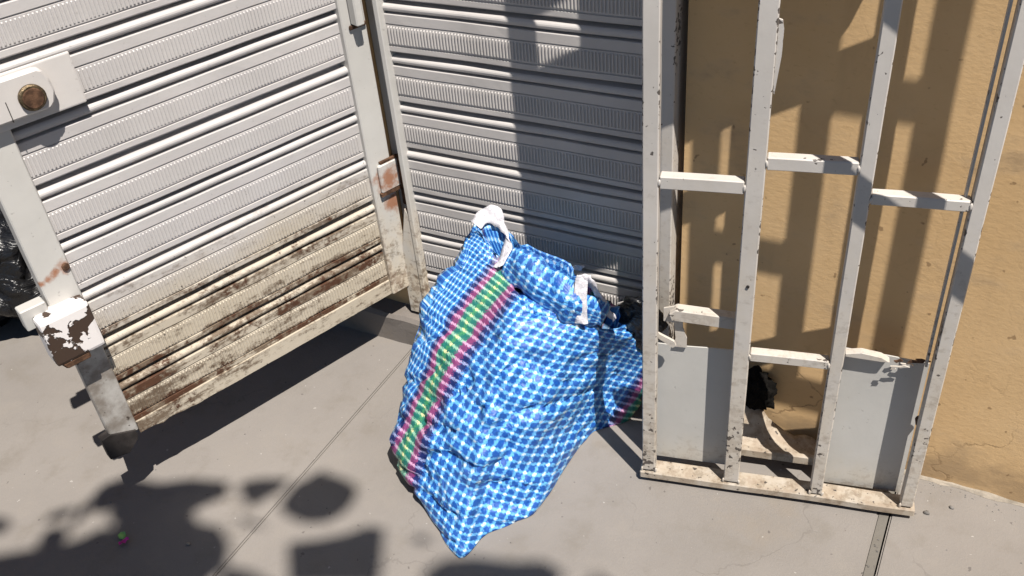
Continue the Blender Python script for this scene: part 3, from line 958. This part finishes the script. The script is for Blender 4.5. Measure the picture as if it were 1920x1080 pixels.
cols = [along(m, NV) for m in MER]
rowsN = len(cols[0])
TEN = 0.78
verts, grid = [], []
for j in range(rowsN):
    for i in range(K):
        p0, p1, p2, p3 = (cols[(i + d) % K][j] for d in (-1, 0, 1, 2))
        for k in range(NU):
            t_ = k / NU
            cr = catmull(p0, p1, p2, p3, t_)
            ln = p1.lerp(p2, t_)
            verts.append(ln.lerp(cr, TEN))
NC = K * NU
cen = Vector((-0.83, 1.30, 0.2))
S0 = Vector((-1.004, 1.160, 0.03))
S1 = Vector((-0.871, 1.446, 0.40))
ev = (S1 - S0).normalized()
nv_ = (Vector((0, 0, 1.6)) - cen).normalized()
eu = ev.cross(nv_).normalized()
if eu.x < 0:
    eu = -eu
uvs = []
for idx, p in enumerate(verts):
    d = p - S0
    uu, vv = d.dot(eu), d.dot(ev)
    # the cloth fans a little towards the right and follows its bulge
    ci = idx % NC
    back = 0.26 if ci >= 7.3 * NU else 0.0
    ru_ = max(-0.96, min(0.96, (uu - 0.17) / 0.285))
    rv_ = max(-0.96, min(0.96, (vv - 0.20) / 0.36))
    ua = 0.285 * math.asin(ru_) + 0.285 * math.asin(0.17 / 0.285)
    va = 0.36 * math.asin(rv_) + 0.20
    ua += 0.030 * (1 - (2 * vv / 0.45 - 1) ** 2) * max(0.0, 1 - abs(uu) / 0.45)
    uvs.append((ua + 0.004 + back, va - 0.30 * uu * uu))
new = []
for idx, p in enumerate(verts):
    j = idx // NC
    h = j / (rowsN - 1)
    out = (p - Vector((cen.x, cen.y, p.z)))
    out.z = 0
    out = out.normalized() + Vector((0, -0.2, 0.35))
    w = 0.015 * mnoise.noise(p * 8.0) + 0.009 * mnoise.noise(Vector((p.x * 20, p.y * 20, p.z * 26)))
    u_, v_ = uvs[idx]
    w += 0.006 * math.sin(34 * (v_ + 0.55 * u_) + 3 * mnoise.noise(p * 6)) * (0.3 + mnoise.noise(p * 4.0 + Vector((7, 1, 2))))
    cr_ = 1.0 - abs(mnoise.noise(Vector((u_ * 7 + v_ * 5, v_ * 13 - u_ * 7, 3.3))))
    w -= 0.016 * max(0.0, cr_ - 0.86) / 0.14
    w += 0.0035 * mnoise.noise(p * 45.0)
    w *= min(1.0, 0.25 + 3 * min(h, 1.0))
    disp = out * w
    new.append(p + disp)
    uvs[idx] = (u_ + 0.7 * disp.dot(eu), v_ + 0.7 * disp.dot(ev))
verts = new
faces = []
for j in range(rowsN - 1):
    for i in range(NC):
        a, b = j * NC + i, j * NC + (i + 1) % NC
        faces.append((a, b, b + NC, a + NC))
# folded hem turned in at the mouth, and a bottom
last = (rowsN - 1) * NC
rimc = Vector((-0.78, 1.44, 0.30))
for d, (f1, dz) in enumerate(((0.06, -0.004), (0.16, -0.05), (0.40, -0.13))):
    base = len(verts)
    for i in range(NC):
        p = verts[last + i]
        q = p.lerp(Vector((rimc.x, rimc.y, p.z)), f1) + Vector((0, 0, dz))
        verts.append(q)
        uvs.append((uvs[last + i][0], uvs[last + i][1] + 0.03 * (d + 1)))
    prev = last if d == 0 else base - NC
    for i in range(NC):
        faces.append((prev + i, prev + (i + 1) % NC, base + (i + 1) % NC, base + i))
bc = len(verts)
verts.append(Vector((-0.83, 1.28, 0.004)))
uvs.append((0.2, 0))
for i in range(NC):
    faces.append((bc, (i + 1) % NC, i))
me = pyd('bag_body', [p - BO for p in verts], faces, True)
ul = me.uv_layers.new(name='weave')
for lp in me.loops:
    ul.data[lp.index].uv = uvs[lp.vertex_index]
body = link_mesh('bag_body', me, M_bag, bag)
# top of the back panel folded over into a loose roll
FP = [Vector((-0.862, 1.452, 0.432)), Vector((-0.776, 1.424, 0.415)), Vector((-0.690, 1.420, 0.378)), Vector((-0.636, 1.446, 0.345))]
fv, ff_, fu_ = [], [], []
NA, NRr = 34, 18
side = Vector((0.10, -0.95, 0.15)).normalized()
upv = Vector((0.35, 0.25, 0.9)).normalized()
for i in range(NA + 1):
    t_ = i / NA
    seg_ = min(int(t_ * 3), 2)
    c_ = catmull(FP[max(seg_ - 1, 0)], FP[seg_], FP[seg_ + 1], FP[min(seg_ + 2, 3)], t_ * 3 - seg_)
    ra = 0.036 * (0.5 + 0.5 * math.sin(math.pi * min(1, t_ * 0.9 + 0.1)))
    rb_ = 0.050 * (0.42 + 0.58 * math.sin(math.pi * min(1, t_ * 0.85 + 0.13)) ** 0.8)
    for k in range(NRr):
        a_ = 2 * math.pi * k / NRr
        q = c_ + side * (ra * math.cos(a_)) + upv * (rb_ * math.sin(a_))
        q += (side * math.cos(a_) + upv * math.sin(a_)) * (0.010 * mnoise.noise(q * 19.0) + 0.005 * mnoise.noise(q * 48.0) - 0.006 * max(0.0, math.sin(t_ * 17 + 2 * math.sin(a_))))
        fv.append(q - BO)
        fu_.append((0.12 + t_ * 0.245, 0.05 + 0.055 * math.sin(a_) + 0.012 * math.cos(a_)))
for i in range(NA):
    for k in range(NRr):
        a_, b_ = i * NRr + k, i * NRr + (k + 1) % NRr
        ff_.append((a_, a_ + NRr, b_ + NRr, b_))
ff_.append(tuple(range(NRr)))
ff_.append(tuple(NA * NRr + k for k in range(NRr))[::-1])
me = pyd('folded_flap', fv, ff_, True)
ul = me.uv_layers.new(name='weave')
for lp in me.loops:
    ul.data[lp.index].uv = fu_[lp.vertex_index]
link_mesh('folded_flap', me, M_bag, bag)
# handles
h1 = [(-0.944, 1.470, 0.490), (-0.932, 1.485, 0.503), (-0.912, 1.492, 0.508), (-0.890, 1.490, 0.500), (-0.873, 1.480, 0.472), (-0.868, 1.456, 0.442), (-0.880, 1.430, 0.420)]
wv = [(0.014, -0.004, -0.004), (0.013, -0.006, -0.008), (0.008, -0.012, -0.018), (0.004, -0.012, -0.020), (0.012, -0.010, -0.010), (0.013, -0.008, 0.002), (0.011, -0.004, 0.006)]
ribbon('handle', [Vector(p) - BO for p in h1], wv, 0.0025, M_strap, bag)
h2 = [(-0.669, 1.396, 0.355), (-0.672, 1.402, 0.385), (-0.675, 1.412, 0.425), (-0.674, 1.428, 0.455), (-0.660, 1.428, 0.440), (-0.646, 1.440, 0.400), (-0.632, 1.452, 0.355), (-0.622, 1.46, 0.33)]
wv2 = [(0.013, 0.004, 0.0), (0.0125, 0.004, 0.0), (0.012, 0.006, 0), (0.010, 0.009, -0.004), (0.007, -0.004, 0.011), (0.006, -0.004, 0.011), (0.005, -0.003, 0.009), (0.005, -0.003, 0.009)]
ribbon('handle', [Vector(p) - BO for p in h2], wv2, 0.0025, M_strap, bag)
h3 = [(-0.742, 1.47, 0.405), (-0.722, 1.482, 0.425), (-0.70, 1.48, 0.43)]
ribbon('handle_end', [Vector(p) - BO for p in h3], [(0.004, 0.002, 0.006)] * 3, 0.002, M_strap, bag)


def blob(name, c, r, mat, seed, parent=None, amp=0.25, fs=2.0, sub=4, flat=None, label=None):
    bm = bmesh.new()
    bmesh.ops.create_icosphere(bm, subdivisions=sub, radius=1.0)
    for v_ in bm.verts:
        d = v_.co.normalized()
        n = mnoise.noise(d * fs + Vector((seed, 0, 0))) + 0.5 * mnoise.noise(d * fs * 2.3 + Vector((0, seed, 0))) + 0.35 * abs(mnoise.noise(d * fs * 5.0 + Vector((0, 0, seed))))
        v_.co = Vector((d.x * r[0], d.y * r[1], d.z * r[2])) * (1 + amp * n) + Vector(c)
        if flat is not None and v_.co.z < flat:
            v_.co.z = flat
    return link_mesh(name, from_bm(name, bm, True), mat, parent)


tk = blob('tucked_cloth', Vector((-0.775, 1.405, 0.345)) - BO, (0.075, 0.035, 0.045), M_bag, 6.1, bag, 0.25, 1.8)
ul = tk.data.uv_layers.new(name='weave')
for lp in tk.data.loops:
    q = tk.data.vertices[lp.vertex_index].co + BO - S0
    ul.data[lp.index].uv = (q.dot(eu) + 0.10, q.dot(ev))
blob('liner', Vector((-0.715, 1.408, 0.352)) - BO, (0.040, 0.022, 0.030), M_liner, 3.3, bag, 0.25, 1.8)
bl2 = blob('plastic_sack', (-0.583, 1.512, 0.312), (0.052, 0.026, 0.050), M_black, 8.1, None, 0.25, 2.0)
tag(bl2, 'bit of black plastic sack resting on the plaid bag beside the gate', 'sack')

# ------------------------------------------------------------------ rubbish bag at far left
rb = thing('rubbish_bag', 'shiny black plastic rubbish bag on the pavement behind the open door leaf', 'rubbish bag', (-2.47, 1.27, 0))
blob('bag_body', (0, 0, 0.20), (0.30, 0.22, 0.23), M_black, 5.5, rb, 0.22, 2.3, 5, 0.002)
blob('bag_knot', (-0.05, 0.02, 0.46), (0.05, 0.05, 0.07), M_black, 1.5, rb, 0.4, 2.5, 3)

# black lump standing in for a shadowed hollow behind the gate, at the foot of the wall
cl = blob('lump', (-0.338, 1.556, 0.145), (0.040, 0.024, 0.048), M_hollow, 2.2, None, 0.45, 2.6, 4)
tag(cl, 'small black rag standing in for a shadowed hollow behind the torn middle panel of the gate', 'lump')

# ------------------------------------------------------------------ litter
ff = thing('fallen_flower', 'tiny fallen flower with magenta petals lying in the leaf shade', 'flower', (-1.474, 0.750, 0.0), 0.4)


def petal(name, c, L, W, a, mat, z=0.004):
    v = [(0, 0, z), (L * .3, W * .45, z + .003), (L * .7, W * .5, z + .005), (L, 0, z + .003), (L * .7, -W * .5, z + .006), (L * .3, -W * .45, z + .002)]
    ca, sa = math.cos(a), math.sin(a)
    v = [(c[0] + x * ca - y * sa, c[1] + x * sa + y * ca, zz) for x, y, zz in v]
    return link_mesh(name, pyd(name, v, [(0, 5, 4, 3, 2, 1)]), mat, ff)


M_mag = simple('petal_magenta', (0.62, 0.03, 0.35), 0.5, 0, 0.3, 0.3, 80, 0)
M_grn = simple('sepal_green', (0.20, 0.42, 0.12), 0.5, 0, 0.3, 0.3, 80, 0)
petal('sepal', (0, 0), 0.022, 0.016, 2.2, M_grn)
petal('petal', (0, 0), 0.018, 0.012, -0.9, M_mag, 0.006)
petal('petal', (0, 0), 0.015, 0.010, -0.2, M_mag, 0.005)
petal('petal', (0.002, -0.004), 0.014, 0.010, -1.8, M_mag, 0.005)
M_peb = simple('pebble_grey', (0.16, 0.15, 0.14), 0.9, 0, 0.2, 0.3, 80, 0.3)
for k, (x, y, r, lab) in enumerate([(-0.060, 1.163, 0.0042, 'lone dark pebble on the sunlit slab near the bottom edge, right of centre'),
                                    (0.045, 1.486, 0.0045, 'dark pebble beside the right foot of the gate'),
                                    (0.088, 1.520, 0.0038, 'smaller dark pebble nearest the cement fillet of the ochre wall'),
                                    (-1.335, 0.800, 0.0036, 'pale pebble in the leaf shade')]):
    p = blob('pebble', (x, y, r * 0.6), (r * 1.3, r, r * 0.8), M_lead if k == 3 else M_peb, k + 0.7, None, 0.3, 1.5, 2)
    tag(p, lab, 'pebble', 'pebbles on the pavement')

random.seed(12)
gv, gf = [], []
for k in range(420):
    if k < 260:
        x = random.uniform(-0.50, 0.9)
        y = WY - 0.008 - abs(random.gauss(0, 0.022))
    elif k < 330:
        x = -0.030 + random.gauss(0, 0.008)
        y = random.uniform(0.8, 1.40)
    else:
        x = random.uniform(-1.9, 0.25)
        y = random.uniform(0.65, 1.52)
    r = random.uniform(0.0008, 0.0024)
    b = len(gv)
    gv += [(x - r, y - r * .6, 0), (x + r, y - r * .7, 0), (x + r * .2, y + r, 0), (x, y, r * 1.1)]
    gf += [(b, b + 1, b + 3), (b + 1, b + 2, b + 3), (b + 2, b, b + 3)]
grit = link_mesh('grit', pyd('grit', gv, gf), M_peb)
grit['kind'] = 'stuff'
grit['label'] = 'loose grit scattered along the foot of the wall and over the pavement'
grit['category'] = 'grit'

# ------------------------------------------------------------------ street tree behind the viewer
tree = thing('street_tree', 'street tree behind the viewer whose leaves shade the lower left pavement', 'tree', (3.0, -3.5, 0))
TO = Vector((3.0, -3.5, 0))


def gpt(px, py):
    d = FW + RT * ((px - 960) / 1801.7) - UP * ((py - 540) / 1801.7)
    return Vector((0, 0, 1.6)) + d * (-1.6 / d.z)


lv, lf = [], []


def leaf_poly(pts, h, warp=0.05):
    """a leaf blade whose shadow outline on the pavement is pts"""
    b = len(lv)
    c = sum((gpt(*p) for p in pts), Vector()) / len(pts)
    for p in pts:
        g = gpt(*p)
        hh = h + warp * mnoise.noise(g * 9.0)
        lv.append(g - LIGHT * (hh / -LIGHT.z) - TO)
    lv.append(c - LIGHT * ((h + 0.03) / -LIGHT.z) - TO)
    n = len(pts)
    for i in range(n):
        lf.append((b + i, b + (i + 1) % n, b + n))


def ell(cx, cy, a, b, rot, n=12, point=1.0):
    r = math.radians(rot)
    o = []
    for k in range(n):
        t_ = 2 * math.pi * k / n
        x = a * math.cos(t_)
        y = b * math.sin(t_) * (1 - 0.35 * abs(math.cos(t_)) ** 3 * point)
        o.append((cx + x * math.cos(r) - y * math.sin(r), cy + x * math.sin(r) + y * math.cos(r)))
    return o


H0 = 7.4
leaf_poly(ell(598, 936, 76, 46, -14), H0)
leaf_poly([(448, 905), (490, 896), (545, 897), (532, 915), (500, 935), (470, 952), (452, 932)], H0 + .2)
leaf_poly([(585, 888), (610, 880), (618, 892), (600, 900)], H0 + .3, 0.01)
leaf_poly([(538, 1018), (600, 1010), (650, 1000), (690, 985), (722, 990), (718, 1040), (712, 1095), (540, 1095)], H0 - .1)
leaf_poly([(230, 890), (300, 905), (360, 897), (424, 902), (432, 925), (408, 938), (378, 944), (362, 962), (378, 985), (415, 988), (432, 1020), (425, 1060), (380, 1100), (200, 1110), (188, 1012), (214, 985), (200, 968), (225, 925)], H0)
leaf_poly([(-30, 1045), (40, 1032), (110, 1020), (150, 1010), (200, 985), (240, 1040), (230, 1120), (-30, 1120)], H0 + .15)
leaf_poly(ell(205, 930, 48, 24, -35), H0 - .2)
leaf_poly(ell(150, 965, 30, 8, -62), H0)
leaf_poly(ell(112, 965, 32, 9, -20), H0)
leaf_poly(ell(100, 1010, 34, 20, -30), H0)
leaf_poly(ell(-5, 985, 26, 17, 10), H0)
leaf_poly(ell(470, 980, 32, 6, 18), H0 + .1)
leaf_poly([(420, 1060), (470, 1070), (520, 1100), (400, 1120)], H0)
leaf_poly([(790, 1075), (830, 1048), (890, 1043), (960, 1052), (1020, 1050), (1060, 1075), (1040, 1110), (800, 1110)], H0 + .2)
leaf_poly(ell(790, 1012, 16, 9, 0), H0)
random.seed(21)
# rest of the crown, over the street side
for k in range(4300):
    g = Vector((random.uniform(-3.4, 1.9), random.uniform(-2.4, 1.2), 0))
    lim = 0.47 + 0.44 * (min(max(g.x, -1.655), 0.0) + 1.655)
    if g.x < -1.655:
        lim = 0.44
    if g.y > lim + 0.05 * math.sin(g.x * 9.0):
        continue
    if (g.x + 0.8) ** 2 / 7.5 + (g.y + 0.75) ** 2 / 3.2 > 1.15:
        continue
    h = 7.7 + random.gauss(0, 0.45)
    p = g - LIGHT * (h / -LIGHT.z)
    a = random.random() * 6.28
    tl = Vector((math.cos(a), math.sin(a), random.uniform(-0.6, 0.3))).normalized()
    sd_ = tl.cross(Vector((random.uniform(-.5, .5), random.uniform(-.5, .5), 1))).normalized()
    L, W = random.uniform(0.11, 0.20), random.uniform(0.04, 0.07)
    b = len(lv)
    q = p - TO - tl * L * .5
    lv += [q, q + tl * L * .45 + sd_ * W, q + tl * L, q + tl * L * .45 - sd_ * W, q + tl * L * .5 + Vector((0, 0, -.015))]
    lf += [(b, b + 1, b + 4), (b + 1, b + 2, b + 4), (b + 2, b + 3, b + 4), (b + 3, b, b + 4)]
link_mesh('crown', pyd('crown', lv, lf), M_leaf, tree)
tube('trunk', [(0, 0, -0.05), (-0.03, 0.04, 1.4), (-0.05, 0.12, 2.9), (-0.12, 0.25, 4.4), (-0.25, 0.45, 5.8), (-0.4, 0.6, 7.3)], [0.19, 0.16, 0.14, 0.12, 0.085, 0.03], M_bark, tree, 12)
for e, m in [((-2.2, 1.5, 7.7), (-1.1, 1.0, 6.9)), ((0.9, 0.9, 7.9), (0.3, 0.7, 6.9)), ((0.3, 0.1, 8.0), (0.0, 0.3, 6.8)), ((-1.4, 0.2, 7.9), (-0.8, 0.4, 7.0)), ((-1.2, 2.0, 7.6), (-0.7, 1.25, 6.8))]:
    tube('limb', [(-0.17, 0.32, 5.0), m, e], [0.065, 0.04, 0.012], M_bark, tree, 8)
